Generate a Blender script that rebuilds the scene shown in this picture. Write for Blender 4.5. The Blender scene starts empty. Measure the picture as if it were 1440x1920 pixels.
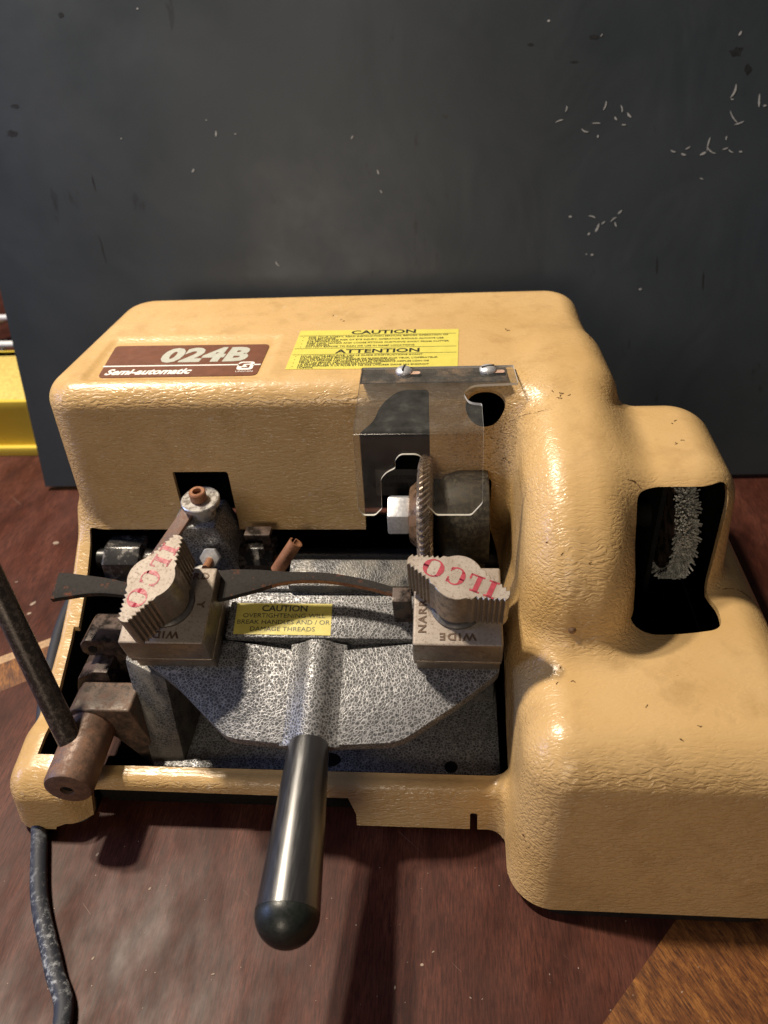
import bpy, bmesh, math, random
import numpy as np
from mathutils import Vector, Matrix
# ------------------------------------------------------------------ all sizes below are centimetres, scaled by S
S = 0.01
sc = bpy.context.scene
C = sc.collection
# ================================================================== camera
th = math.radians(37); psi = math.radians(6.2); rho = .067
Fw = Vector((-math.sin(psi)*math.cos(th), math.cos(psi)*math.cos(th), -math.sin(th)))
R0 = Vector((math.cos(psi), math.sin(psi), 0)); U0 = R0.cross(Fw)
Rr = R0*math.cos(rho)-U0*math.sin(rho); Uu = U0*math.cos(rho)+R0*math.sin(rho)
cd = bpy.data.cameras.new('camera'); cam = bpy.data.objects.new('camera', cd); C.objects.link(cam)
m = Matrix.Identity(4)
for i in range(3):
    m[i][0] = Rr[i]; m[i][1] = Uu[i]; m[i][2] = -Fw[i]
m[0][3] = 0; m[1][3] = 0; m[2][3] = 45*S
cam.matrix_world = m
cd.sensor_fit = 'VERTICAL'; cd.sensor_height = 24; cd.lens = 24*1442/1920
cd.clip_start = .01; cd.clip_end = 50
cd.dof.use_dof = True; cd.dof.focus_distance = .46; cd.dof.aperture_fstop = 5.5
sc.camera = cam
# ================================================================== world and lamps
w = bpy.data.worlds.new('World'); sc.world = w; w.use_nodes = True
bg = w.node_tree.nodes['Background']; bg.inputs[0].default_value = (.80, .78, .86, 1); bg.inputs[1].default_value = .04
def lamp(name, loc, target, size, energy, col, shape='DISK', sy=None):
    l = bpy.data.lights.new(name, 'AREA'); l.shape = shape; l.size = size*S
    if sy: l.size_y = sy*S
    l.energy = energy; l.color = col
    o = bpy.data.objects.new(name, l); C.objects.link(o)
    o.location = Vector(loc)*S
    o.rotation_euler = (Vector(target)-Vector(loc)).to_track_quat('-Z', 'Y').to_euler()
    return o
lamp('ceiling_lamp', (-70, 62, 152), (-5, 36, 8), 8, 20, (1, .87, .70))
lamp('ceiling_lamp', (-86, 68, 150), (-5, 36, 8), 8, 18, (1, .87, .70))
lamp('room_lamp', (-28, -98, 66), (-3, 40, 8), 36, 4.3, (1, .84, .66))
lamp('window_light', (-190, 15, 80), (-10, 40, 15), 80, 13, (.38, .52, 1), 'RECTANGLE', 70)
sc.view_settings.view_transform = 'Standard'; sc.view_settings.look = 'None'
sc.view_settings.exposure = 0; sc.view_settings.gamma = 1
sc.view_settings.use_curve_mapping = False
# ================================================================== helpers
rnd = random.Random(7)
ROOT = {}
def tag(o, label=None, cat=None, group=None, kind=None):
    if label: o['label'] = label
    if cat: o['category'] = cat
    if group: o['group'] = group
    if kind: o['kind'] = kind
    return o
def empty(name, loc):
    o = bpy.data.objects.new(name, None); C.objects.link(o); o.location = Vector(loc)*S
    o.empty_display_size = .02
    ROOT[o.name] = Vector(loc); return o
def base_of(p):
    while p is not None and p.parent is not None: p = p.parent
    return ROOT.get(p.name, Vector((0, 0, 0))) if p is not None else Vector((0, 0, 0))
def sharp(me, deg=38):
    me.shade_smooth() if hasattr(me, 'shade_smooth') else None
    for p in me.polygons: p.use_smooth = True
    me.set_sharp_from_angle(angle=math.radians(deg))
def link(name, me, mats, parent, origin=None):
    """mesh given in world centimetres; the object's origin goes to the thing's base"""
    b = base_of(parent) if origin is None else Vector(origin)
    me.transform(Matrix.Scale(S, 4) @ Matrix.Translation(-b))
    me.name = name
    o = bpy.data.objects.new(name, me); C.objects.link(o)
    if not isinstance(mats, (list, tuple)): mats = [mats]
    for mm in mats: me.materials.append(mm)
    if parent is not None: o.parent = parent
    else:
        o.location = b*S; ROOT[o.name] = b
    return o
def obj(name, bm, mats, parent=None, bevel=0, seg=2, deg=38, origin=None):
    bmesh.ops.remove_doubles(bm, verts=bm.verts, dist=1e-5)
    bmesh.ops.recalc_face_normals(bm, faces=bm.faces)
    if bevel:
        es = [e for e in bm.edges if len(e.link_faces) == 2 and e.calc_face_angle(0) > math.radians(30)]
        bmesh.ops.bevel(bm, geom=es, offset=bevel, offset_type='OFFSET', segments=seg, profile=.6, affect='EDGES', clamp_overlap=True)
    me = bpy.data.meshes.new(name); bm.to_mesh(me); bm.free(); sharp(me, deg)
    return link(name, me, mats, parent, origin)
def BM(): return bmesh.new()
I4 = Matrix.Identity(4)
def box(bm, lo, hi, M=I4, taper=None):
    x0, y0, z0 = lo; x1, y1, z1 = hi; t = taper or (0, 0)
    P = [(x0, y0, z0), (x1, y0, z0), (x1, y1, z0), (x0, y1, z0), (x0+t[0], y0+t[1], z1), (x1-t[0], y0+t[1], z1), (x1-t[0], y1-t[1], z1), (x0+t[0], y1-t[1], z1)]
    v = [bm.verts.new(M @ Vector(p)) for p in P]
    for f in ((3, 2, 1, 0), (4, 5, 6, 7), (0, 1, 5, 4), (1, 2, 6, 5), (2, 3, 7, 6), (3, 0, 4, 7)):
        bm.faces.new([v[i] for i in f])
def frame(p0, d):
    z = Vector(d).normalized(); a = Vector((0, 0, 1)) if abs(z.z) < .9 else Vector((0, 1, 0))
    x = a.cross(z).normalized(); y = z.cross(x)
    return Vector(p0), x, y, z
def lathe(bm, p0, d, prof, n=32, cap=True):
    """prof: (distance along axis, radius)"""
    o, x, y, z = frame(p0, d); rings = []
    for t, r in prof:
        rings.append([bm.verts.new(o+z*t+(x*math.cos(2*math.pi*k/n)+y*math.sin(2*math.pi*k/n))*max(r, 1e-4)) for k in range(n)])
    for a, b in zip(rings, rings[1:]):
        for k in range(n): bm.faces.new((a[k], a[(k+1) % n], b[(k+1) % n], b[k]))
    if cap:
        bm.faces.new(rings[0][::-1]); bm.faces.new(rings[-1])
def cyl(bm, p0, p1, r, n=28, r1=None):
    p0 = Vector(p0); p1 = Vector(p1)
    lathe(bm, p0, p1-p0, [(0, r), ((p1-p0).length, r if r1 is None else r1)], n)
def tube(bm, pts, r, n=12, cap=True):
    pts = [Vector(p) for p in pts]; rs = r if isinstance(r, (list, tuple)) else [r]*len(pts)
    rings = []; up = None
    for i, p in enumerate(pts):
        t = (pts[min(i+1, len(pts)-1)]-pts[max(i-1, 0)]).normalized()
        if up is None: up = Vector((0, 0, 1)) if abs(t.z) < .9 else Vector((0, 1, 0))
        x = (up - t*up.dot(t)).normalized(); y = t.cross(x); up = x
        rings.append([bm.verts.new(p+(x*math.cos(2*math.pi*k/n)+y*math.sin(2*math.pi*k/n))*rs[i]) for k in range(n)])
    for a, b in zip(rings, rings[1:]):
        for k in range(n): bm.faces.new((a[k], a[(k+1) % n], b[(k+1) % n], b[k]))
    if cap: bm.faces.new(rings[0][::-1]); bm.faces.new(rings[-1])
def prism(bm, poly, h0, h1, M=I4):
    """poly in the (x,y) plane of M extruded from h0 to h1 along its z"""
    a = [bm.verts.new(M @ Vector((x, y, h0))) for x, y in poly]; b = [bm.verts.new(M @ Vector((x, y, h1))) for x, y in poly]
    n = len(poly); bm.faces.new(a[::-1]); bm.faces.new(b)
    for k in range(n): bm.faces.new((a[k], a[(k+1) % n], b[(k+1) % n], b[k]))
def MX(o, x, y, z):
    m = Matrix.Identity(4)
    for i in range(3): m[i][0] = x[i]; m[i][1] = y[i]; m[i][2] = z[i]; m[i][3] = o[i]
    return m
XZ = MX((0, 0, 0), (1, 0, 0), (0, 0, 1), (0, -1, 0))      # poly (x,z), extruded to -y : h = -y
YZ = MX((0, 0, 0), (0, 1, 0), (0, 0, 1), (1, 0, 0))       # poly (y,z), extruded along x
def spline(pts, n=10):
    P = [Vector(p) for p in pts]; P = [2*P[0]-P[1]]+P+[2*P[-1]-P[-2]]; out = []
    for i in range(1, len(P)-2):
        for k in range(n):
            t = k/n
            out.append(.5*((2*P[i])+(P[i+1]-P[i-1])*t+(2*P[i-1]-5*P[i]+4*P[i+1]-P[i+2])*t*t+(3*P[i]-P[i-1]-3*P[i+1]+P[i+2])*t**3))
    out.append(P[-2]); return out
def rrect(x0, y0, x1, y1, r, n=5, skew=0):
    out = []
    for cx, cy, a in ((x1-r, y0+r, -90), (x1-r, y1-r, 0), (x0+r, y1-r, 90), (x0+r, y0+r, 180)):
        for k in range(n+1):
            t = math.radians(a+90*k/n); out.append((cx+r*math.cos(t), cy+r*math.sin(t)))
    return [(x+skew*(y-y0), y) for x, y in out]
def text_bm(bm, s, size, M, offset=0, depth=.02, shear=0, align='LEFT', sx=1, bold=0, spacing=1):
    """flat lettering in M's xy plane, raised by depth"""
    cu = bpy.data.curves.new('t', 'FONT'); cu.body = s; cu.size = size; cu.offset = offset; cu.shear = shear
    cu.align_x = align; cu.extrude = depth/2; cu.resolution_u = 3; cu.space_character = spacing
    to = bpy.data.objects.new('t', cu); C.objects.link(to)
    dg = bpy.context.evaluated_depsgraph_get(); me = bpy.data.meshes.new_from_object(to.evaluated_get(dg))
    bpy.data.objects.remove(to); bpy.data.curves.remove(cu)
    me.transform(M @ Matrix.Translation((0, 0, depth/2)) @ Matrix.Diagonal((sx, 1, 1, 1)))
    bm.from_mesh(me); bpy.data.meshes.remove(me)
# ================================================================== materials
class NT:
    def __init__(s, name):
        s.m = bpy.data.materials.new(name); s.m.use_nodes = True; s.t = s.m.node_tree; s.n = s.t.nodes
        s.b = s.n['Principled BSDF']; s.out = s.n['Material Output']
        tc = s.n.new('ShaderNodeTexCoord'); s.co = tc.outputs['Object']
    def L(s, a, b): s.t.links.new(a, b)
    def map(s, scale=(1, 1, 1), rot=(0, 0, 0), loc=(0, 0, 0), src=None):
        n = s.n.new('ShaderNodeMapping'); s.L(src or s.co, n.inputs[0])
        n.inputs['Scale'].default_value = [v*(100 if src is None else 1) for v in scale]; n.inputs['Rotation'].default_value = rot; n.inputs['Location'].default_value = loc
        return n.outputs[0]
    def noise(s, vec, scale=1, detail=4, rough=.5, dist=0):
        n = s.n.new('ShaderNodeTexNoise'); s.L(vec, n.inputs['Vector']); n.inputs['Scale'].default_value = scale
        n.inputs['Detail'].default_value = detail; n.inputs['Roughness'].default_value = rough; n.inputs['Distortion'].default_value = dist
        return n.outputs['Fac']
    def vor(s, vec, scale=1, feature='F1', out='Distance', rand=1):
        n = s.n.new('ShaderNodeTexVoronoi'); n.feature = feature; s.L(vec, n.inputs['Vector']); n.inputs['Scale'].default_value = scale
        n.inputs['Randomness'].default_value = rand
        return n.outputs[out]
    def ramp(s, fac, stops, interp='LINEAR'):
        n = s.n.new('ShaderNodeValToRGB'); s.L(fac, n.inputs[0]); r = n.color_ramp; r.interpolation = interp
        while len(r.elements) < len(stops): r.elements.new(.5)
        for e, (p, c) in zip(r.elements, stops):
            e.position = p; e.color = (c, c, c, 1) if not isinstance(c, (tuple, list)) else (*c, 1)
        return n.outputs[0]
    def mix(s, fac, a, b, mode='MIX'):
        n = s.n.new('ShaderNodeMix'); n.data_type = 'RGBA'; n.blend_type = mode
        for i, v in ((0, fac), (6, a), (7, b)):
            if hasattr(v, 'links'): s.L(v, n.inputs[i])
            elif i == 0: n.inputs[0].default_value = v
            else: n.inputs[i].default_value = (*v, 1) if isinstance(v, (tuple, list)) else (v, v, v, 1)
        return n.outputs[2]
    def math(s, op, a, b=0, c=0):
        n = s.n.new('ShaderNodeMath'); n.operation = op
        for i, v in enumerate((a, b, c)):
            if hasattr(v, 'links'): s.L(v, n.inputs[i])
            else: n.inputs[i].default_value = v
        return n.outputs[0]
    def bump(s, h, strength=.3, dist=.05, prev=None):
        n = s.n.new('ShaderNodeBump'); s.L(h, n.inputs['Height']); n.inputs['Strength'].default_value = strength
        n.inputs['Distance'].default_value = dist*S
        if prev is not None: s.L(prev, n.inputs['Normal'])
        return n.outputs[0]
    def set(s, **k):
        al = dict(col='Base Color', rough='Roughness', metal='Metallic', nrm='Normal', spec='Specular IOR Level', coat='Coat Weight', crough='Coat Roughness', emis='Emission Strength', alpha='Alpha', cnrm='Coat Normal')
        for q, v in k.items():
            i = s.b.inputs[al[q]]
            if hasattr(v, 'links'): s.L(v, i)
            elif isinstance(v, (tuple, list)): i.default_value = (*v, 1)
            else: i.default_value = v
        return s.m
def simple(name, col, rough=.5, metal=0, var=.25, scale=3, bump=.1, bscale=12, spec=.5):
    t = NT(name); v = t.map()
    f = t.noise(v, scale, 5, .6)
    c = t.ramp(f, [(.3, tuple(x*(1-var) for x in col)), (.7, tuple(min(x*(1+var), 1) for x in col))])
    h = t.noise(v, bscale, 3, .6)
    rr = t.ramp(t.noise(v, scale*1.7, 4), [(.3, max(rough-.08, .02)), (.7, min(rough+.1, 1))])
    return t.set(col=c, rough=rr, metal=metal, nrm=t.bump(h, bump, .03), spec=spec)
def m_cover():
    t = NT('tan_textured_plastic'); v = t.map()
    # leather-like grain: wavy wrinkles that run across the machine
    warp = t.noise(v, .9, 3, .5)
    va = t.n.new('ShaderNodeVectorMath'); va.operation = 'MULTIPLY_ADD'
    t.L(v, va.inputs[0]); va.inputs[1].default_value = (1.9, 6.6, 6.9)
    cw = t.n.new('ShaderNodeCombineXYZ'); w1 = t.math('MULTIPLY', warp, 4.0); t.L(w1, cw.inputs[1]); t.L(w1, cw.inputs[2]); t.L(cw.outputs[0], va.inputs[2])
    g1 = t.noise(va.outputs[0], 1.0, 1.0, .4, .55)
    ridge = t.math('ABSOLUTE', t.math('SUBTRACT', g1, .5))
    ridge = t.ramp(g1, [(.36, 0), (.47, .55), (.60, 1)])
    # grain is pressed deep on the steep sides and nearly flat on top
    geo = t.n.new('ShaderNodeNewGeometry'); sx = t.n.new('ShaderNodeSeparateXYZ'); t.L(geo.outputs['Normal'], sx.inputs[0])
    top = t.ramp(sx.outputs[2], [(.45, 1.0), (.93, .22)])
    patch = t.ramp(t.noise(v, .22, 2), [(.3, .65), (.7, 1)])
    h = t.math('MULTIPLY', t.math('MULTIPLY', ridge, top), patch)
    fine = t.noise(v, 14, 3, .6)
    n1 = t.bump(h, .58, .065); n2 = t.bump(fine, .12, .02, n1)
    big = t.noise(v, .13, 4, .55)
    base = t.ramp(big, [(.3, (.58, .375, .155)), (.55, (.63, .42, .188)), (.75, (.66, .45, .21))])
    # grime specks and scuffs
    sp = t.noise(v, 2.6, 6, .75); specks = t.ramp(sp, [(.74, 0), (.77, .0)])
    base = t.mix(t.math('MULTIPLY', specks, .75), base, (.10, .055, .03))
    nick = t.ramp(t.noise(t.map((1, 1, 1), (0, 0, .4)), 3.1, 3, .6), [(.765, 0), (.78, .8)])
    base = t.mix(nick, base, (.16, .08, .04))
    xs = t.n.new('ShaderNodeSeparateXYZ'); t.L(v, xs.inputs[0])
    # brass and grease dust that settled around the cutter opening
    vd = t.n.new('ShaderNodeVectorMath'); vd.operation = 'DISTANCE'; t.L(v, vd.inputs[0]); vd.inputs[1].default_value = (3.0+4, 43.0-40, 18.5)
    dm = t.ramp(t.math('MULTIPLY', vd.outputs['Value'], .1), [(.15, .75), (.62, 0)])
    base = t.mix(t.math('MULTIPLY', t.ramp(t.noise(v, 7, 4, .75), [(.52, 0), (.60, 1)]), dm), base, (.14, .085, .03))
    left = t.ramp(t.math('MULTIPLY_ADD', xs.outputs[0], .1, .5), [(.0, 1), (.75, 0)])
    sc_ = t.ramp(t.noise(t.map((1, 1, .6)), 1.5, 7, .72), [(.60, 0), (.68, 1)])
    base = t.mix(t.math('MULTIPLY', t.math('MULTIPLY', sc_, left), .55), base, (.72, .62, .46))
    dirt = t.ramp(t.noise(v, .45, 7, .65), [(.50, 0), (.70, .30)])
    base = t.mix(dirt, base, (.30, .17, .06))
    r = t.ramp(t.noise(v, .8, 4), [(.3, .22), (.7, .36)])
    return t.set(col=base, rough=r, nrm=n2, spec=.5)
def m_hammer(name='hammered_silver_paint', dust=.0, dark=1.0):
    t = NT(name); v = t.map()
    wv = t.n.new('ShaderNodeVectorMath'); wv.operation = 'MULTIPLY_ADD'
    nz = t.n.new('ShaderNodeTexNoise'); nz.inputs['Scale'].default_value = 3; t.L(v, nz.inputs['Vector']); t.L(nz.outputs['Color'], wv.inputs[0])
    wv.inputs[1].default_value = (.22, .22, .22); t.L(v, wv.inputs[2])
    d = t.vor(wv.outputs[0], 5.2, 'DISTANCE_TO_EDGE')
    d2 = t.vor(wv.outputs[0], 9.5, 'DISTANCE_TO_EDGE')
    fac = t.math('MINIMUM', d, t.math('MULTIPLY_ADD', d2, 1.0, .10))
    nn = t.ramp(t.noise(v, .5, 3), [(.35, -.015), (.65, .03)])
    e0 = t.ramp(fac, [(.0, 1), (.06, .75), (.15, .15), (.30, .02)])
    e = t.math('MULTIPLY', e0, t.ramp(t.noise(v, 3.2, 4, .7), [(.30, .35), (.62, 1.1)]))
    col = t.mix(e, (.018*dark, .019*dark, .022*dark), (.43*dark, .43*dark, .44*dark))
    if dust:
        ds = t.ramp(t.noise(v, .7, 5), [(.4, 0), (.6, dust)]); col = t.mix(ds, col, (.26, .24, .20))
    n1 = t.bump(t.ramp(fac, [(0, 1), (.3, 0)]), .35, .035)
    r = t.ramp(e, [(0, .5), (1, .40)])
    mt = t.ramp(e, [(0, .0), (1, .45)])
    return t.set(col=col, rough=r, metal=mt, nrm=n1)
def m_table():
    t = NT('mahogany_veneer'); v = t.map()
    gr = t.noise(t.map((6, .5, 1)), 1.6, 8, .65, .4)
    pores = t.ramp(t.noise(t.map((22, 1.6, 1)), 1.4, 4, .7), [(.36, 0), (.50, 1)])
    big = t.noise(t.map((.35, .12, 1)), 1, 5, .55, .6)
    c = t.ramp(big, [(.30, (.046, .013, .008)), (.5, (.095, .029, .018)), (.70, (.15, .052, .034))])
    c = t.mix(t.ramp(gr, [(.38, .75), (.60, 0)]), c, (.026, .009, .007))
    c = t.mix(t.math('SUBTRACT', 1, pores), c, t.mix(.55, c, (.020, .008, .007)))
    worn = t.ramp(t.noise(v, .16, 6, .62), [(.50, 0), (.66, .22)])
    c = t.mix(worn, c, (.115, .046, .032))
    fl = t.ramp(t.noise(t.map((1.2, 1.0, 1), src=t.map((1, 1, 1), (0, 0, .5))), 3.4, 5, .8), [(.735, 0), (.76, .8)])
    c = t.mix(fl, c, (.34, .24, .18))
    scr = t.ramp(t.noise(t.map((.12, 5, 1), src=t.map((1, 1, 1), (0, 0, .72))), 1.2, 2, .5), [(.742, 0), (.75, .35)])
    c = t.mix(scr, c, (.36, .25, .2))
    sm = t.noise(t.map((.5, .22, 1), (0, 0, -.5)), .7, 5, .6)
    r = t.ramp(sm, [(.3, .34), (.5, .46), (.7, .6)])
    n1 = t.bump(gr, .1, .03); n2 = t.bump(t.noise(v, .9, 3), .06, .08, n1)
    return t.set(col=c, rough=r, nrm=n2, spec=.2)
def m_inlay():
    t = NT('golden_inlay_veneer'); v = t.map()
    a = math.radians(-49)
    rv = t.map((1, 1, 1), (0, 0, math.radians(-118)))
    gr = t.noise(t.map((1.0, 11, 1), src=rv), 1, 6, .75, .3)
    big = t.noise(t.map((.5, 1.1, 1), src=rv), 1, 8, .75, .6)
    c = t.ramp(big, [(.34, (.06, .020, .009)), (.50, (.17, .062, .017)), (.68, (.36, .15, .035))])
    c = t.mix(t.ramp(gr, [(.40, .85), (.50, 0)]), c, (.035, .013, .008))
    hl = t.ramp(gr, [(.58, 0), (.68, .45)]); c = t.mix(hl, c, (.50, .25, .07))
    return t.set(col=c, rough=.42, nrm=t.bump(gr, .25, .03))
def m_board():
    t = NT('matte_black_sheet'); v = t.map()
    big = t.noise(t.map((.06, .06, .05)), 1, 5, .6, .3)
    c = t.ramp(big, [(.3, (.026, .033, .039)), (.7, (.040, .049, .058))])
    st = t.ramp(t.noise(t.map((.9, 1, .10)), .55, 5, .65), [(.66, 0), (.71, .6)])
    c = t.mix(st, c, (.014, .014, .016))
    sp = t.ramp(t.noise(v, 2.3, 4, .8), [(.79, 0), (.80, .5)]); c = t.mix(sp, c, (.3, .3, .3))
    r = t.ramp(t.noise(t.map((.1, .1, .1)), 1, 5, .6), [(.3, .34), (.7, .50)])
    dent = t.noise(t.map((.11, .11, .09)), 1, 2, .5, 1.2); fine = t.noise(v, 9, 3)
    n1 = t.bump(dent, .10, 1.0); n2 = t.bump(fine, .12, .02, n1)
    return t.set(col=c, rough=r, nrm=n2, spec=.5)
def m_rust(name, c0, c1, rough=.7, metal=.35, s=2.5, lo=.42, hi=.6, bump=.35, spec=.5):
    t = NT(name); v = t.map()
    f = t.noise(v, s, 8, .7); c = t.mix(t.ramp(f, [(lo, 0), (hi, 1)]), c0, c1)
    c = t.mix(t.ramp(t.noise(v, s*5, 5, .7), [(.45, 0), (.7, .5)]), c, tuple(x*.35 for x in c0))
    mt = t.ramp(f, [(lo, metal), (hi, 0)])
    return t.set(col=c, rough=t.ramp(f, [(lo, rough-.25), (hi, min(rough+.1, 1))]), metal=mt, nrm=t.bump(t.noise(v, s*5, 6, .7), bump, .03), spec=spec)
def m_clamp():
    t = NT('pitted_nickel'); v = t.map()
    pit = t.ramp(t.noise(v, 6, 7, .8), [(.38, 1), (.47, 0)])
    tn = t.noise(v, .8, 4, .6)
    c = t.ramp(tn, [(.35, (.34, .285, .235)), (.65, (.42, .365, .31))])
    c = t.mix(t.math('MULTIPLY', pit, .62), c, (.17, .11, .075))
    return t.set(col=c, rough=t.ramp(pit, [(0, .60), (1, .75)]), spec=.32, metal=.24, nrm=t.bump(t.noise(v, 9, 5, .7), .3, .02))
def m_clear():
    t = NT('clear_scuffed_acrylic'); v = t.map()
    tr = t.n.new('ShaderNodeBsdfTransparent'); tr.inputs[0].default_value = (.90, .89, .87, 1)
    gl = t.n.new('ShaderNodeBsdfGlossy'); gl.inputs['Roughness'].default_value = .13; gl.inputs[0].default_value = (1, 1, 1, 1)
    df = t.n.new('ShaderNodeBsdfDiffuse'); df.inputs[0].default_value = (.55, .55, .52, 1)
    fr = t.n.new('ShaderNodeFresnel'); fr.inputs[0].default_value = 1.5
    t.L(t.bump(t.noise(t.map((1, 1, .6)), .5, 3), .2, .05), gl.inputs['Normal'])
    haze = t.ramp(t.noise(v, 1.1, 7, .75), [(.35, .02), (.6, .055), (.78, .16)])
    m1 = t.n.new('ShaderNodeMixShader'); t.L(haze, m1.inputs[0]); t.L(tr.outputs[0], m1.inputs[1]); t.L(df.outputs[0], m1.inputs[2])
    gm = t.n.new('ShaderNodeNewGeometry'); m2 = t.n.new('ShaderNodeMixShader'); t.L(t.math('MULTIPLY', fr.outputs[0], t.math('SUBTRACT', 1, gm.outputs['Backfacing'])), m2.inputs[0]); t.L(m1.outputs[0], m2.inputs[1]); t.L(gl.outputs[0], m2.inputs[2])
    t.L(m2.outputs[0], t.out.inputs[0]); return t.m
def m_cord():
    t = NT('scuffed_black_rubber'); v = t.map()
    f = t.math('MULTIPLY', t.ramp(t.noise(v, 2.4, 8, .82), [(.50, 0), (.60, .9)]), t.ramp(t.noise(t.map((1, .5, 1)), .9, 3, .5), [(.40, 0), (.52, 1)]))
    ys = t.n.new('ShaderNodeSeparateXYZ'); t.L(v, ys.inputs[0])
    near = t.ramp(t.math('MULTIPLY_ADD', ys.outputs[1], .02, .5), [(.05, 1), (.26, 0)])
    c = t.mix(t.math('MULTIPLY', f, near), (.022, .025, .036), (.40, .42, .44))
    return t.set(col=c, rough=.62, nrm=t.bump(t.noise(v, 4, 4), .3, .04))
COVER = m_cover()
INNER = simple('inner_shade_black', (.012, .011, .010), .8, spec=.1)  # black colour stands in for shade inside hollows, bores and gaps
HAM = m_hammer(); HAMD = m_hammer('hammered_dusty_casting', .5, .42); HAMS = m_rust('hood_shaded_casting', (.035, .033, .030), (.13, .115, .08), .6, .25, 3.2, .45, .7, 1.0); HAMB = m_hammer('hammered_paint_lit', .2, 1.25)  # HAMS darkened in colour for hood shade, HAMB lightened for missing lamp light
CLAMP = m_clamp()
CLAMPSIDE = m_rust('tarnished_nickel_side', (.34, .29, .235), (.13, .095, .065), .58, .8, 2.2, .48, .70)
STEEL = m_rust('dull_zinc', (.62, .60, .57), (.40, .37, .33), .5, .85, 1.6, .45, .7, .2)
BRIGHT = simple('galvanised_nut', (.62, .63, .66), .38, .55, .2, 5, .3, 14)
RUST = m_rust('rusty_steel', (.33, .15, .07), (.22, .09, .045), .8, .15, 2)
RUSTD = m_rust('brown_patina_steel', (.16, .10, .072), (.22, .115, .07), .68, .25, 1.9); BRK = m_rust('grey_brown_steel', (.105, .082, .066), (.17, .10, .065), .6, .35, 1.5)
DARKST = m_rust('dark_oiled_steel', (.045, .038, .034), (.09, .055, .04), .5, .7, 1.2)
ROD = m_rust('scuffed_dark_rod', (.075, .062, .053), (.15, .12, .10), .48, .55, 3.2, .5, .7, .4)
BLK = simple('black_enamel', (.016, .016, .017), .33, 0, .3, 2, .15, 8)
BLKW = m_rust('worn_black_enamel', (.045, .043, .042), (.16, .14, .12), .45, .3, 1.5, .52, .62, .25)
GRIP = simple('black_phenolic_grip', (.019, .019, .021), .32, 0, .12, 1.5, .02, 25, 1.0)
GRIP.node_tree.links.remove(GRIP.node_tree.nodes['Principled BSDF'].inputs['Roughness'].links[0]); GRIP.node_tree.nodes['Principled BSDF'].inputs['Roughness'].default_value = .33; GRIP.node_tree.nodes['Principled BSDF'].inputs['Coat Weight'].default_value = .6; GRIP.node_tree.nodes['Principled BSDF'].inputs['Coat Roughness'].default_value = .28
GRIPT = simple('matte_black_tip', (.013, .016, .014), .38, 0, .3, 3, .2, 10)
RUBBER = simple('grey_rubber', (.10, .11, .10), .6)
BRASS = m_rust('brown_bronze', (.30, .19, .11), (.16, .09, .05), .5, .8, 1.5)
CUT = m_rust('cutter_steel', (.42, .36, .30), (.26, .19, .14), .45, .85, 2)
YEL = simple('yellow_label', (.68, .61, .12), .42, 0, .06, 1.5, .03, 6)
YELG = simple('sticker_yellow', (.66, .57, .13), .45, 0, .10, 2, .03, 6)
BROWN = simple('brown_name_plate', (.165, .062, .034), .38, 0, .15, 1.2, .04, 8)
INK = simple('black_ink', (.02, .02, .018), .5); INKG = simple('faded_ink', (.07, .07, .05), .5)
SILV = simple('silver_print', (.50, .51, .44), .5, .1, .08); WHITE = simple('white_print', (.85, .83, .78), .5, 0, .05)
PINK = simple('faded_red_paint', (.36, .028, .05), .5, 0, .3, 4, .2, 12)
ETCH = simple('etched_recess', (.12, .075, .05), .6, .2, .25, 6)
EDGE = simple('acrylic_edge', (.80, .80, .76), .35, 0, .1)
STRIP = m_rust('stained_mounting_strip', (.13, .12, .115), (.32, .22, .15), .35, .6, .7, .45, .65, .1)
WIRE = simple('brush_bristle', (.46, .46, .42), .5, .2, .6, 2.5)
CORD = m_cord()
CLEAR = m_clear()
# ================================================================== table, backdrop board and what stands behind
tb = BM(); box(tb, (-150, -40, -3), (130, 230, 0))
TABLE = m_table()
table = obj('table_top', tb, TABLE, None, origin=(0, 0, 0))
tag(table, 'dark red-brown mahogany table top with scratches under the machine', 'table', kind='structure')
b = BM(); d1 = Vector((.67, .742)).normalized(); nn = Vector((d1.y, -d1.x))
p0 = Vector((7.68, 16.12)); A = p0-d1*30; Bq = p0+d1*12.3
prism(b, [tuple(A), tuple(A+nn*30), tuple(Bq+nn*30), tuple(Bq)], -.2, .012)
obj('inlay_band', b, m_inlay(), table)
b = BM(); prism(b, [(-60, 25.2), (-20, 50.3), (-20, 49.3), (-60, 24.2)], -.2, .012)
obj('inlay_line', b, simple('pale_stringing', (.42, .27, .15), .4), table)
b = BM(); prism(b, [(-60, 24.2), (-20, 49.3), (-20, 46.1), (-60, 19.9)], -.2, .010)
obj('inlay_band', b, m_inlay(), table)
# debris
rnd = random.Random(3); b = BM()
for (x, y, s) in [(-37.6, 54.5, .35), (-36.2, 46.2, .34), (-36.0, 45.0, .22), (-31, 60, .2), (-39, 49, .15), (-26.5, 30, .12), (-13, 17.5, .12), (-18, 22, .12), (-9, 24.3, .15), (-3, 17.3, .1), (-1.6, 18.5, .13), (-1, 19.2, .09), (1, 17, .07), (-20, 18, .12), (-22, 24, .15), (12, 17.8, .06), (13, 16.5, .05)]+[(rnd.uniform(-30, 14), rnd.uniform(13, 25), rnd.uniform(.02, .055)) for _ in range(70)]:
    a = rnd.uniform(0, 3.1); e = rnd.uniform(.35, .7)
    M = Matrix.Translation((x, y, .02)) @ Matrix.Rotation(a, 4, 'Z')
    prism(b, [(s*math.cos(q)*rnd.uniform(.7, 1.1), s*e*math.sin(q)) for q in [k*math.pi/3.5 for k in range(7)]], -.02, s*.12, M)
o = obj('crumbs', b, simple('pale_crumbs', (.34, .26, .20), .8), None, origin=(0, 0, 0))
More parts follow.
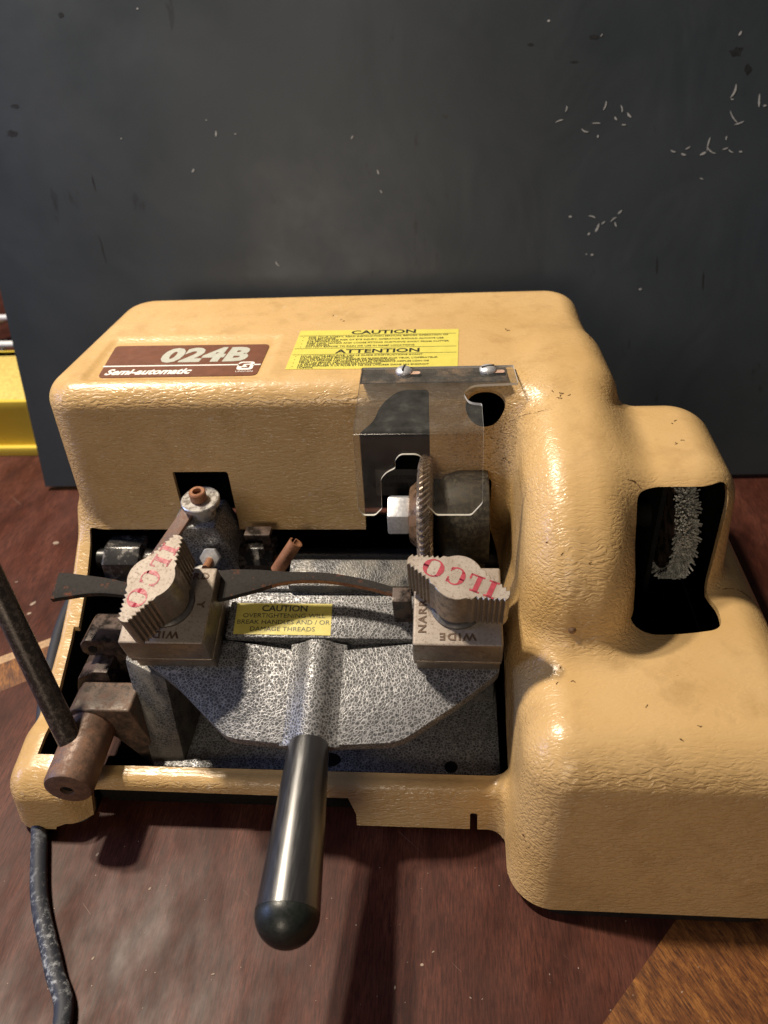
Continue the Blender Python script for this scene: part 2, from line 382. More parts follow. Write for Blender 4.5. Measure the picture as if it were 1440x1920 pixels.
tag(o, 'scattered pale crumbs and flakes lying on the table', 'crumbs', kind='stuff')
# backdrop board leaning back
al = math.radians(14.5); BB = Vector((-42.3, 63.2, .5)); bx = Vector((math.cos(.0215), math.sin(.0215), 0)); bn = Vector((-bx.y*math.cos(al), bx.x*math.cos(al), 0)).normalized()
bu = bn*math.sin(al)+Vector((0, 0, math.cos(al))); bw = bx.cross(bu)*1.0     # bw points to the camera
MB = MX(BB, bx, bu, bw)
b = BM(); nx, ny = 56, 60; W_, H_ = 104, 86
def bend(a, c): return .30*math.sin(a*.045+c*.03+.6)*math.sin(c*.05+.3)+.06*math.sin(a*.11-c*.06)
gf = [[b.verts.new(MB @ Vector((W_*i/nx, H_*j/ny, bend(W_*i/nx, H_*j/ny)*min(1, j/12)))) for i in range(nx+1)] for j in range(ny+1)]
gb = [[b.verts.new(MB @ Vector((W_*i/nx, H_*j/ny, bend(W_*i/nx, H_*j/ny)*min(1, j/12)-.45))) for i in range(nx+1)] for j in range(ny+1)]
for j in range(ny):
    for i in range(nx):
        b.faces.new((gf[j][i], gf[j][i+1], gf[j+1][i+1], gf[j+1][i])); b.faces.new((gb[j][i], gb[j+1][i], gb[j+1][i+1], gb[j][i+1]))
ef = []
for i in range(nx):
    ef.append(b.faces.new((gf[0][i], gb[0][i], gb[0][i+1], gf[0][i+1]))); ef.append(b.faces.new((gf[ny][i], gf[ny][i+1], gb[ny][i+1], gb[ny][i])))
for j in range(ny):
    ef.append(b.faces.new((gf[j][0], gf[j+1][0], gb[j+1][0], gb[j][0]))); ef.append(b.faces.new((gf[j][nx], gb[j][nx], gb[j+1][nx], gf[j+1][nx])))
for f in ef: f.material_index = 1
board = obj('backdrop_board', b, [m_board(), simple('grey_board_edge', (.16, .16, .16), .7)], None, origin=tuple(BB))
tag(board, 'large matte black board leaning upright behind the tan machine', 'board')
SCUFFS = [(22.3, 32.3, 0.62, 0.19, 80), (19.9, 29.5, 0.5, 0.21, 50), (21.6, 33.4, 0.19, 0.13, 0), (24.0, 32.2, 0.25, 0.1, 0), (26.7, 21.4, 0.74, 0.15, -50), (34.1, 31.5, 0.43, 0.17, 60), (36.2, 28.7, 0.56, 0.17, -70), (36.4, 27.1, 0.43, 0.17, -60), (13.9, 32.3, 0.19, 0.13, 0), (16.9, 41.8, 0.25, 0.17, 0), (51.7, 32.0, 0.93, 0.13, 15), (52.2, 32.9, 0.68, 0.13, 85), (55.4, 33.0, 0.99, 0.15, 80), (56.8, 32.7, 0.81, 0.13, -80), (54.8, 31.7, 0.99, 0.13, -10), (53.9, 31.2, 0.93, 0.17, -30), (57.5, 32.2, 0.68, 0.21, -45), (56.4, 32.0, 0.5, 0.17, -50), (57.1, 31.5, 0.5, 0.15, 0), (55.0, 30.7, 0.31, 0.17, 90), (61.4, 29.3, 0.68, 0.15, -15), (62.3, 29.0, 0.62, 0.21, -20), (62.6, 29.5, 0.62, 0.15, 30), (64.3, 29.7, 1.49, 0.15, 88), (64.6, 29.2, 1.24, 0.15, -30), (63.9, 29.0, 0.74, 0.25, 30), (65.7, 29.3, 0.68, 0.13, 10), (66.2, 29.1, 0.68, 0.13, -30), (67.0, 29.0, 0.37, 0.17, 0), (65.8, 33.6, 1.43, 0.21, 75), (65.8, 33.0, 0.37, 0.17, 0), (66.1, 31.7, 1.61, 0.13, -60), (66.6, 31.2, 1.12, 0.15, 15), (68.0, 32.8, 1.36, 0.21, 95), (68.5, 32.4, 0.37, 0.21, 0), (65.7, 30.1, 0.43, 0.17, 80), (53.0, 24.4, 0.37, 0.25, 0), (54.9, 24.3, 0.87, 0.15, -15), (55.4, 23.4, 1.05, 0.25, 75), (55.9, 23.8, 0.56, 0.15, 30), (56.8, 24.0, 0.87, 0.15, 35), (57.3, 24.6, 0.62, 0.21, 50), (57.0, 23.6, 0.62, 0.17, -60), (54.7, 22.9, 0.37, 0.21, 50), (54.6, 21.2, 0.25, 0.13, 0), (55.1, 21.1, 0.37, 0.25, 0), (59.6, 18.0, 0.37, 0.25, 0), (50.5, 39.3, 0.31, 0.21, 0), (54.8, 38.1, 0.31, 0.13, 45), (65.8, 37.7, 0.5, 0.21, 60), (64.0, 27.0, 0.43, 0.13, -10)]
def scuffs():
    b = BM(); r = random.Random(5)
    for (x, y, L, wd, a) in SCUFFS:
        L *= .72; wd *= .75; a += r.uniform(-8, 8)
        M = MB @ Matrix.Translation((x, y, bend(x, y)+.012)) @ Matrix.Rotation(math.radians(a), 4, 'Z')
        cv = r.uniform(-.35, .35)
        top = []; bot = []
        for k in range(7):
            t = k/6-.5; wq = wd*.5*math.sqrt(max(1-(2*t)**2, .04))*r.uniform(.7, 1.15)
            yy = cv*L*(t*t*4-1)*.4
            top.append((t*L, yy+wq)); bot.append((t*L, yy-wq))
        prism(b, bot+top[::-1], -.01, .012, M)
    return b
tag(obj('scuff_marks', scuffs(), simple('white_scuffs', (.36, .36, .35), .7), board), kind='stuff')
STAINS = [(10.4, 41.7, 2, 1.8), (5.0, 35.2, 3, 1.5), (4.2, 33.1, 4, 2.2), (10.8, 28.8, 5, 0.8), (10.6, 23.1, 9, 0.7), (54.2, 38.0, 3, 1.6), (49.1, 37.7, 2, 1), (65.7, 36.4, 4, 3), (66.8, 35.1, 2, 3.2), (42.1, 32.8, 1.6, 1), (60.9, 19.9, 6, 0.7), (65.1, 18.4, 6, 0.7), (52.7, 36.3, 2.4, 0.8)]
b = BM(); r5 = random.Random(9)
for (x, y, L, wd) in STAINS:
    M = MB @ Matrix.Translation((x, y, bend(x, y)+.004)); L *= .30; wd *= .26
    if L/wd > 4: M = M @ Matrix.Rotation(math.radians(96), 4, 'Z')
    prism(b, [(L*.5*math.cos(q*.419)*r5.uniform(.55, 1.15), wd*.5*math.sin(q*.419)*r5.uniform(.55, 1.15)) for q in range(15)], -.02, .006, M)
tag(obj('dark_stains', b, simple('dark_stain', (.020, .021, .022), .35), board), kind='stuff')
# yellow bin
bn_ = empty('storage_bin', (-56, 77, 0))
b = BM(); M = Matrix.Translation((-56, 77, 0)) @ Matrix.Rotation(.0, 4, 'Z')
ow, od, oh, tk = 13, 6.5, 6.6, .5
box(b, (-ow, -od, .1), (ow, od, .6), M)
box(b, (-ow, -od, .6), (ow, -od+tk, oh), M); box(b, (-ow, od-tk, .6), (ow, od, oh), M)
box(b, (-ow, -od+tk, .6), (-ow+tk, od-tk, oh), M); box(b, (ow-tk, -od+tk, .6), (ow, od-tk, oh), M)
YP = simple('yellow_bin_plastic', (.70, .52, .05), .65, 0, .05, .3, .03)
obj('bin_body', b, YP, bn_, .12)
b = BM(); box(b, (-ow-.7, -od-.6, 0), (ow+.7, od+.6, 1.1), M); obj('base_rim', b, YP, bn_, .2)
b = BM(); box(b, (-ow+.4, -od+.4, 5.7), (ow-.4, od-.4, 6.1), M); obj('inner_tray', b, simple('pale_yellow_tray', (.72, .55, .16), .4), bn_, .1)
tag(bn_, 'open yellow plastic storage bin on the table left of the black board', 'bin')
rk = empty('wire_rack', (-66, 94, 0)); WW = simple('white_coated_wire', (.82, .82, .82), .35)
for (yy, zz, x0, x1) in [(101, 3.9, -95, -50), (86, 6.6, -95, -46)]:
    b = BM(); tube(b, [(x0, yy, zz), (x1, yy-.8, zz)], .38); obj('rail_wire', b, WW, rk)
for xx in (-92, -56):
    b = BM(); tube(b, [(xx, 86, 0), (xx, 86, 6.5)], .35); obj('support_leg', b, WW, rk)
    b = BM(); tube(b, [(xx, 101, 0), (xx, 101, 3.8)], .35); obj('support_leg', b, WW, rk)
b = BM(); tube(b, [(-80, 82, 2.7), (-60, 108, 3.1)], .5); obj('cross_wire', b, simple('cream_wire', (.5, .42, .30), .5), rk)
tag(rk, 'low rack of white coated wires on the table behind the yellow bin', 'rack')
# ================================================================== THE MACHINE
mach = empty('key_cutting_machine', (-4, 40, 0))
tag(mach, 'old tan key cutting machine with two silver clamps and a black lever', 'key machine')
# ---------------------------------------------------------------- housing: distance field -> thin shell
def rmax(a, b, r):
    return np.minimum(np.maximum(a, b), -r)+np.sqrt(np.maximum(a+r, 0)**2+np.maximum(b+r, 0)**2)
def rmin(a, b, r): return -rmax(-a, -b, r)
def sstep(a, b, x):
    t = np.clip((x-a)/(b-a), 0, 1); return t*t*(3-2*t)
def outer(x, y, z):
    # main hood
    xl = -27.5+np.clip(y-43, 0, 16)*.09+np.clip(21-z, 0, 10)*.01; xr = 9.65+np.clip(54-y, 0, 11)*.07+np.clip(22-z, 0, 22)*.05
    yf = 42.4+(z-11)*.065; yb = 59.4
    zt = 22.3+0*x
    rec = sstep(-24.75, -24.15, x)*(1-sstep(-12.55, -11.9, x))*sstep(44.35, 44.9, y)*(1-sstep(50.6, 51.3, y))
    zt = zt-.2*rec
    q = rmax(rmax(xl-x, x-xr, 1), rmax(yf-y, y-yb, 1), 2.6)
    A = rmax(q, z-zt, 1.6)
    # low front skirt with sloping side rail and front rail
    ramp = np.interp(y, [25, 27.6, 31, 36, 39.5, 43, 44], [3.65, 3.7, 4.7, 6.7, 8.6, 11.2, 12.2])
    yfr = 25.95+np.clip(z, 0, 4)*.27
    q = rmax(rmax(-27.45-x, x-4.5, 1), rmax(yfr-y, y-50, 1), .5)
    Bw = rmax(q, (z-ramp)*.85, .45)
    d = rmin(A, Bw, 1.2)
    # rounded front left foot pod
    q = rmax(rmax(-27.7+(z-2)*.0-x, x+22.6+(z-1)*.28, .8), rmax(25.1+z*.12-y, y-30.5, .8), 1.3)
    P = rmax(q, z-4.75-(y-28)*.12, 1.5)
    d = rmin(d, P, 1.0)
    # motor box
    q = rmax(rmax(3.2+z*.06-x, x-(19.5-z*.03), 1), rmax(21.25+z*.165-y, y-58, 1), 2.5)
    Mb = rmax(q, z-12.05, 2.5)
    d = rmin(d, Mb, 1.0)
    # deburring brush tower
    q = rmax(rmax(5-x, x-(16.5+(20-z)*.05), 1), rmax(35.0+(z-12)*.08-y, y-46.0, 1), 2.8)
    T = rmax(q, z-19.9, 2.3)
    d = rmin(d, T, .8)
    # fender over the shaft: half round ridge with a curved front
    n = 2.35
    prof = ((np.abs(np.minimum(y-44.2, 0))/14.0)**n+(np.maximum(z, 0)/22.75)**4.2)**(1/2.6)
    a = 13.9; bb = 10.35; zz = np.maximum(z-12, 0)
    prof = ((np.abs(np.minimum(y-44.2, 0))/a)**n+(zz/10.0)**n)**(1/n)
    sl = (prof-1)*11.5
    wz = 2.95+(22-z)*.03
    q = rmax(np.abs(x-7.3)-wz, rmax(sl, y-51.5, 2.0), 2.55)
    d = rmin(d, q, 1.6)
    return d
TH = .34
def shell(x, y, z):
    d = outer(x, y, z)
    return np.maximum(np.maximum(d, -(d+TH)), .7-z)
def surface_nets(fn, lo, hi, h):
    ax = [np.arange(lo[i], hi[i]+h, h) for i in range(3)]
    X, Y, Z = np.meshgrid(*ax, indexing='ij'); D = fn(X, Y, Z); nx, ny, nz = D.shape
    ins = D < 0
    c = ins[:-1, :-1, :-1].astype(np.int8)
    for i in (0, 1):
        for j in (0, 1):
            for k in (0, 1):
                if i or j or k: c = c+ins[i:nx-1+i, j:ny-1+j, k:nz-1+k]
    act = (c > 0) & (c < 8); idx = -np.ones(act.shape, np.int64); cells = np.argwhere(act); idx[act] = np.arange(len(cells))
    acc = np.zeros((len(cells), 3)); cnt = np.zeros(len(cells))
    ci, cj, ck = cells.T
    for a in range(3):
        for u in (0, 1):
            for v in (0, 1):
                o0 = [0, 0, 0]; oth = [q for q in range(3) if q != a]; o0[oth[0]] = u; o0[oth[1]] = v; o1 = list(o0); o1[a] = 1
                d0 = D[ci+o0[0], cj+o0[1], ck+o0[2]]; d1 = D[ci+o1[0], cj+o1[1], ck+o1[2]]
                s = (d0 < 0) != (d1 < 0); t = np.where(s, d0/np.where(d0-d1 == 0, 1, d0-d1), 0)
                p = np.stack([np.full(len(cells), float(o0[q])) for q in range(3)], 1); p[:, a] += t
                acc[s] += p[s]; cnt[s] += 1
    V = np.array(lo)+(cells+acc/cnt[:, None])*h
    F = []
    for a in range(3):
        b_, c_ = [(1, 2), (2, 0), (0, 1)][a]
        sl0 = [slice(None)]*3; sl1 = [slice(None)]*3; sl0[a] = slice(0, -1); sl1[a] = slice(1, None)
        s0 = ins[tuple(sl0)]; s1 = ins[tuple(sl1)]
        e = np.argwhere(s0 != s1)
        m_ = (e[:, b_] > 0) & (e[:, c_] > 0) & (e[:, b_] < D.shape[b_]-1) & (e[:, c_] < D.shape[c_]-1); e = e[m_]
        flip = s0[e[:, 0], e[:, 1], e[:, 2]]
        def cell(db, dc):
            q = e.copy(); q[:, b_] += db; q[:, c_] += dc; return idx[q[:, 0], q[:, 1], q[:, 2]]
        quad = np.stack([cell(-1, -1), cell(0, -1), cell(0, 0), cell(-1, 0)], 1)
        quad[~flip] = quad[~flip][:, ::-1]
        F.append(quad)
    return V, np.concatenate(F)
def grad(fn, P, e=.02):
    x, y, z = P.T; return np.stack([fn(x+e, y, z)-fn(x-e, y, z), fn(x, y+e, z)-fn(x, y-e, z), fn(x, y, z+e)-fn(x, y, z-e)], 1)/(2*e)
def solid(off, zlo, h):
    fn = lambda x, y, z: np.maximum(outer(x, y, z)+off, zlo-z)
    V, Fq = surface_nets(fn, (-29.4, 20.8, zlo-.6), (20.2, 60.1, 23.4), h)
    for _ in range(3):      # pull the vertices onto the exact surface
        d = outer(*V.T)+off; g = grad(outer, V); g /= np.maximum(np.sum(g*g, axis=1, keepdims=True), .25)
        low = V[:, 2] < zlo+h*1.3; g[low, 2] = 0; ok = ~low | (np.abs(d) < .14)
        V[ok] -= (g*np.clip(d, -.1, .1)[:, None])[ok]
    me = bpy.data.meshes.new('s'); me.from_pydata(V.tolist(), [], Fq.tolist()); me.update()
    o = bpy.data.objects.new('h', me); C.objects.link(o); return o
ho = solid(0, .7, .2); hi_ = solid(TH, .05, .3)
# ---- cutters
def cutter(bm):
    bmesh.ops.recalc_face_normals(bm, faces=bm.faces)
    m_ = bpy.data.meshes.new('c'); bm.to_mesh(m_); bm.free(); o = bpy.data.objects.new('c', m_); C.objects.link(o); return o
def roundpoly(pts, rs, n=5):
    out = []; N = len(pts)
    for i, (p, r) in enumerate(zip(pts, rs)):
        p = Vector(p); a = Vector(pts[i-1])-p; c = Vector(pts[(i+1) % N])-p
        if r <= 0: out.append(tuple(p)); continue
        r_ = min(r, a.length*.45, c.length*.45); s = p+a.normalized()*r_; e = p+c.normalized()*r_
        for k in range(n+1):
            t = k/n; out.append(tuple(s*(1-t)**2+p*2*t*(1-t)+e*t*t))
    return out
cuts = [hi_]
# big front opening (seen from the front: x,z), cut from y=28.35 back to 43.9
b = BM(); prism(b, roundpoly([(-25.95, 3.0), (3.45, 3.0), (3.45, 9.5), (2.75, 11.41), (-26.35, 11.41)], [0, .3, .8, 0, .35]), -43.95, -27.85, XZ); cuts.append(cutter(b))
b = BM(); prism(b, roundpoly([(-5.95, 10.9), (2.65, 10.9), (2.75, 15.45), (-5.95, 15.45)], [0, 0, .35, 0]), -43.93, -38.0, XZ); cuts.append(cutter(b))
b = BM(); prism(b, roundpoly([(-18.95, 10.8), (-15.05, 10.8), (-15.2, 16.1), (-19.1, 16.1)], [0, 0, .25, .15]), -43.91, -38.0, XZ); cuts.append(cutter(b))
# slot for the cutter running up over the bend
b = BM(); prism(b, roundpoly([(-5.95, 15.0), (-1.35, 15.0), (-1.35, 21.75), (-3.3, 21.75), (-4.4, 21.0), (-4.95, 19.8), (-5.5, 19.3), (-5.95, 18.9)], [0, 0, .25, .6, .6, .5, .3, .3]), -44.95, -40, XZ); cuts.append(cutter(b))
# oil hole on the bend
b = BM(); hz = Vector((0, -.45, .89)); prism(b, [(1.25*math.cos(k*.19635), .80*math.sin(k*.19635)) for k in range(32)], -2.5, 2.5, MX((2.2, 43.05, 20.85), (1, 0, 0), (0, .89, .45), hz)); cuts.append(cutter(b))
# side notch of the left rail
b = BM(); prism(b, [(-26.5, 36.7), (-25.5, 36.7), (-25.5, 29.3), (-26.0, 29.3), (-26.4, 32.5)], 2, 12); cuts.append(cutter(b))
# gap under the front rail
b = BM(); prism(b, [(-22.6, -1), (-5.85, -1), (-5.85, 1.55), (-6.3, 2.75), (-22.6, 2.85)], -30, -24.5, XZ); cuts.append(cutter(b))
b = BM(); prism(b, [(-25.6, -1), (-22.5, -1), (-22.5, 1.3), (-24.2, 1.25), (-24.9, .9)], -28, -24, XZ); cuts.append(cutter(b))
# little slot in the apron
b = BM(); prism(b, roundpoly([(1.15, -1), (1.6, -1), (1.6, 1.9), (1.15, 1.9)], [0, 0, .15, .15]), -28, -24.5, XZ); cuts.append(cutter(b))
# brush window: front face plus a bite out of the box top
b = BM(); prism(b, roundpoly([(9.9, 9), (15.1, 9), (15.75, 19.25), (10.35, 19.25)], [0, 0, .9, .4]), -37.4, -33.2, XZ); cuts.append(cutter(b))
b = BM(); prism(b, roundpoly([(9.35, 31.75), (13.0, 31.8), (15.6, 32.3), (15.75, 34.2), (15.05, 35.6), (15.05, 37.5), (9.9, 37.5)], [.12, 1.5, 1.3, .9, .4, 0, 0], 8), 9, 13.4); cuts.append(cutter(b))
b = BM(); box(b, (3.3, 20, -1), (20.5, 60, .82)); cuts.append(cutter(b))
for i, c in enumerate(cuts):
    md = ho.modifiers.new('b%d' % i, 'BOOLEAN'); md.object = c; md.operation = 'DIFFERENCE'
    try: md.solver = 'MANIFOLD'
    except Exception: md.solver = 'EXACT'
dg = bpy.context.evaluated_depsgraph_get(); hm = bpy.data.meshes.new_from_object(ho.evaluated_get(dg))
print('housing', len(ho.data.polygons), '->', len(hm.polygons))
for c in cuts: bpy.data.objects.remove(c)
bpy.data.objects.remove(ho)
bm = BM(); bm.from_mesh(hm)
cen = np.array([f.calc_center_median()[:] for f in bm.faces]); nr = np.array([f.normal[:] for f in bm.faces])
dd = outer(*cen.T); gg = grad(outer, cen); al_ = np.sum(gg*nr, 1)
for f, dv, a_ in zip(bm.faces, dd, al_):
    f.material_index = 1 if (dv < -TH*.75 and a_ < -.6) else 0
me = bpy.data.meshes.new('housing'); bm.to_mesh(me); bm.free(); sharp(me, 40)
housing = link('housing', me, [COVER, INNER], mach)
# ---------------------------------------------------------------- name plate
ZR = 22.3-.2+.015
b = BM()
skew = lambda x, y: (x, y)
prism(b, roundpoly([(-23.6, 45.12), (-12.75, 45.1), (-12.7, 49.85), (-24.05, 50.05)], [.45, .45, .45, .35]), ZR-.05, ZR+.03)
plate = obj('name_plate', b, BROWN, housing); tag(plate, 'brown name plate reading 024B Semi-automatic')
b = BM()
text_bm(b, '024B', 2.85, Matrix.Translation((-20.1, 47.35, ZR+.03)), offset=.15, depth=.015, shear=.12, sx=.98, spacing=1.07)
obj('model_number', b, SILV, housing)
b = BM()
text_bm(b, 'Semi-automatic', 1.12, Matrix.Translation((-23.3, 45.5, ZR+.03)), offset=.045, depth=.015, shear=.28, sx=.84)
prism(b, [(-23.8, 46.68), (-14.2, 46.6), (-14.2, 46.75), (-23.8, 46.86)], ZR+.02, ZR+.045)
prism(b, [(-13.3, 46.58), (-12.75, 46.58), (-12.75, 46.73), (-13.3, 46.73)], ZR+.02, ZR+.045)
prism(b, rrect(-14.3, 45.9, -13.2, 47.1, .25), ZR+.02, ZR+.045)
text_bm(b, 'UNICAN', .26, Matrix.Translation((-14.3, 45.6, ZR+.03)), depth=.012, sx=1.2)
obj('white_lettering', b, WHITE, housing)
b = BM(); EM = Matrix.Translation((-13.75, 46.5, ZR+.045)) @ Matrix.Diagonal((.72, .82, 1, 1))
prism(b, [(-.65, -.1), (-.65, .35), (-.35, .52), (.4, .52), (.4, .37), (-.22, .3), (-.32, -.1)], 0, .012, EM)
prism(b, [(-.32, -.42), (.4, -.42), (.4, .12), (.02, .12), (.02, -.04), (.18, -.04), (.18, -.26), (-.32, -.26)], 0, .012, EM)
obj('emblem', b, BROWN, housing)
# ---------------------------------------------------------------- yellow safety label
ZT = 22.3+.012
b = BM(); prism(b, [(-10.85, 45.5), (.47, 45.25), (.6, 51.3), (-10.75, 51.6)], ZT-.03, ZT+.02)
lab = obj('caution_label', b, YEL, housing)
b = BM(); Z2 = ZT+.02
def tx(s, x, y, sz, al='LEFT', off=0, sx=1.0): text_bm(b, s, sz, Matrix.Translation((x, y, Z2)), offset=off, depth=.012, align=al, sx=sx)
tx('CAUTION', -4.7, 50.8, .82, 'CENTER', .02, 1.25)
for yy in (50.62, 48.55, 47.6): prism(b, [(-10.7, yy), (.4, yy-.05), (.4, yy+.0), (-10.7, yy+.05)], Z2-.01, Z2+.008)
L = [('\u2022', 'FOR YOUR SAFETY, READ INSTRUCTION MANUAL BEFORE OPERATION OF'), ('', 'THIS MACHINE.'), ('\u2022', 'TO REDUCE THE RISK OF EYE INJURY, OPERATOR SHOULD ALWAYS USE'), ('', 'EYE PROTECTION.'), ('\u2022', 'KEEP HAIR, HANDS AND LOOSE FITTING CLOTHING AWAY FROM CUTTER'), ('', 'AND BRUSH.'), ('\u2022', 'DO NOT EXPOSE TO RAIN OR USE IN DAMP LOCATIONS.')]
for k, (bu_, s) in enumerate(L):
    yy = 50.3-k*.26
    if bu_: tx(bu_, -10.4, yy, .30)
    tx(s, -10.0, yy, .30, sx=.97, off=.004)
tx('ATTENTION', -4.9, 47.75, .82, 'CENTER', .02, 1.25)
L = [('\u2022', "POUR VOTRE S\u00c9CURIT\u00c9, LIRE LE GUIDE D'INSTRUCTIONS AVANT"), ('', "D'UTILISER CETTE MACHINE."), ('\u2022', "AFIN DE R\u00c9DUIRE TOUT RISQUE DE BLESSURES AUX YEUX, L'OP\u00c9RATEUR"), ('', 'DEVRAIT PORTER DES LUNETTES DE PROTECTION.'), ('\u2022', 'TENIR LES MAINS, LES CHEVEUX ET LES V\u00caTEMENTS AMPLES LOIN DE'), ('', 'LA FRAISE ET DE LA BROSSE DE RAINURAGE.'), ('\u2022', "NE PAS EXPOSER \u00c0 LA PLUIE ET NE PAS UTILISER DANS UN ENDROIT"), ('', 'HUMIDE.')]
for k, (bu_, s) in enumerate(L):
    yy = 47.27-k*.245
    if bu_: tx(bu_, -10.5, yy, .29)
    tx(s, -10.1, yy, .29, sx=.97, off=.004)
obj('label_text', b, INK, housing)
# ---------------------------------------------------------------- clear guard
GX0, GX1, GY, GZ = -5.5, 1.85, 37.45, 22.45
top = roundpoly([(-5.72, 46.0), (4.0, 46.0), (4.15, 43.6), (1.35, 43.45), (.75, 42.5), (1.1, 41.3), (1.85, 41.1), (1.85, 38.5), (-5.5, 38.5)], [.15, .1, .1, .5, .6, .6, .1, 0, 0])
b = BM()
gt = .16
prism(b, top, GZ, GZ+gt)
obj_faces = list(b.faces)
# bend and front panel with its notch
prof = [(38.2, GZ+gt), (38.2, GZ)]
inn = []; out = []
for k in range(7):
    a = math.radians(90*k/6); out.append((38.5-.40*math.sin(a), GZ+gt-.40*(1-math.cos(a)))); inn.append((38.5-.24*math.sin(a), GZ-.24*(1-math.cos(a))))
prism(b, inn+out[::-1], GX0, GX1, YZ)
zb = GZ-.24
def zz_(p): return (p[0], p[1])
fp = roundpoly([(-5.5, zb), (1.85, zb), (1.9, 17.5), (1.25, 16.6), (-.85, 16.6), (-1.4, 17.3), (-1.4, 20.2), (-1.75, 21.0), (-2.9, 21.0), (-3.2, 20.6), (-3.2, 20.05), (-3.75, 19.75), (-4.1, 19.3), (-4.15, 17.1), (-4.6, 16.6), (-5.35, 16.6), (-5.6, 17.1)], [0, 0, .15, .15, .15, .15, .4, .5, .35, .2, .15, .3, .3, .15, .15, .15, .15])
prism(b, fp, -(38.5-.24), -(38.5-.40), XZ)
bmesh.ops.recalc_face_normals(b, faces=b.faces)
kill = [f for f in b.faces if (abs(f.normal.y) > .99 and abs(f.calc_center_median().y-38.5) < .01) or (abs(f.normal.z) > .99 and abs(f.calc_center_median().z-zb) < .01)]
bmesh.ops.delete(b, geom=kill, context='FACES_ONLY')
for f in b.faces:
    n_ = f.normal
    big_ = f.calc_area()
    f.material_index = 0 if (abs(n_.x) < .05 and f.calc_center_median().z > zb and f.calc_center_median().y < 38.5) or (abs(n_.z) > .9 and abs(f.calc_center_median().z-GZ-.08) < .09) or (abs(n_.y) > .9 and big_ > 2) or (abs(n_.x) < .3 and f.calc_center_median().y < 38.5 and f.calc_center_median().z > zb and big_ > .5) else 1
guard = obj('safety_guard', b, [CLEAR, EDGE], mach, deg=30)
b = BM(); box(b, (-5.7, 44.25, 22.33), (3.55, 46.05, 22.43)); obj('mounting_strip', b, STRIP, guard, .03)
for (x, slot) in ((-2.95, 80), (2.35, 20)):
    b = BM(); lathe(b, (x, 45.35, 22.6), (0, 0, 1), [(0, .52), (.12, .52), (.24, .42), (.3, .2), (.31, 0)], 28)
    sr = obj('screw', b, BRIGHT, guard)
    b = BM(); box(b, (-.42, -.05, 0), (.42, .05, .05), Matrix.Translation((x, 45.35, 22.88)) @ Matrix.Rotation(math.radians(slot), 4, 'Z')); obj('slot', b, BLK, guard)
    b = BM(); prism(b, rrect(x+.3, 44.95, x+1.05, 45.35, .18), 22.615, 22.625); obj('slotted_hole', b, simple('bare_slot', (.5, .33, .25), .6), guard)
guard.location.y -= .95*S; guard.location.z -= .04*S
# ---------------------------------------------------------------- cutter on its shaft
AY, AZ = 41.0, 13.7
b = BM(); N = 60; R = 4.05
rings = []
for (x, r, sk) in ((-2.15, R-.75, 0), (-1.95, R-.08, 0), (-1.75, R-.0, .3), (-1.3, R-.12, 1.6), (-1.15, R-.5, 1.8), (-1.12, 1.5, 1.8)):
    ring = []
    for k in range(N*4):
        ph = k % 4; rr = r-(.24 if ph in (2, 3) and R-.6 < r else 0)
        a = 2*math.pi*(k+sk*4*.9)/(N*4); ring.append(b.verts.new((x, AY-rr*math.cos(a), AZ+rr*math.sin(a))))
    rings.append(ring)
for r0, r1 in zip(rings, rings[1:]):
    for k in range(N*4): b.faces.new((r0[k], r0[(k+1) % (N*4)], r1[(k+1) % (N*4)], r1[k]))
b.faces.new(rings[0]); b.faces.new(rings[-1][::-1])
cutw = obj('cutting_wheel', b, CUT, mach, deg=25)
b = BM(); lathe(b, (-2.72, AY, AZ), (1, 0, 0), [(0, 1.7), (.05, 1.85), (.5, 2.25), (.56, 2.25)], 48); obj('collar', b, BRASS, cutw)
b = BM(); hexp = [(1.42*math.cos(math.radians(60*k)), 1.42*math.sin(math.radians(60*k))) for k in range(6)]
prism(b, hexp, -4.15, -2.73, MX((0, AY, AZ), (0, math.cos(.5), math.sin(.5)), (0, -math.sin(.5), math.cos(.5)), (1, 0, 0))); obj('hex_nut', b, BRIGHT, cutw, .12)
# spindle casting right of the cutter
b = BM(); lathe(b, (-1.0, AY+.6, AZ-.6), (1, 0, 0), [(0, 1.9), (.15, 2.2), (.6, 2.9), (1.6, 3.2), (3.5, 3.2)], 48)
box(b, (.1, AY-2.0, 3), (2.4, AY+4, AZ-.5), taper=(.1, .4))
spin = obj('spindle_casting', b, HAMS, mach, .2)
b = BM(); cyl(b, (-4, AY, AZ), (2.3, AY, AZ), .8); obj('spindle_shaft', b, INNER, mach)
b = BM(); cyl(b, (5.6, AY, AZ), (15.4, AY, AZ), .8); obj('brush_shaft', b, INNER, mach)
b = BM(); box(b, (12.9, 39.2, 4), (13.2, 45.0, 18.6)); obj('brush_blackout_plate', b, INNER, mach)  # dark plate added to black out the brush's far side
# wire brush
rnd = random.Random(11)
b = BM(); lathe(b, (13.6, AY, AZ), (1, 0, 0), [(-.15, 3.0), (0, 3.5), (.2, 3.55), (1.0, 3.55), (1.2, 3.0)], 48)
wb = obj('wire_brush', b, DARKST, mach)
b = BM()
for k in range(2600):
    a = rnd.uniform(0, 2*math.pi); x0 = rnd.uniform(13.75, 14.65); dx = (x0-14.2)*rnd.uniform(.3, .9)+rnd.uniform(-.08, .08); r1 = 4.12+rnd.uniform(-.16, .1); tw = rnd.uniform(-.07, .07)
    pts = []
    for t in (0, .5, 1):
        rr = 3.4+(r1-3.4)*t; aa = a+tw*t+.03*math.sin(t*3); pts.append((x0+dx*t*t, AY-rr*math.cos(aa), AZ+rr*math.sin(aa)))
    tube(b, pts, .065, 4)
obj('bristles', b, WIRE, wb)
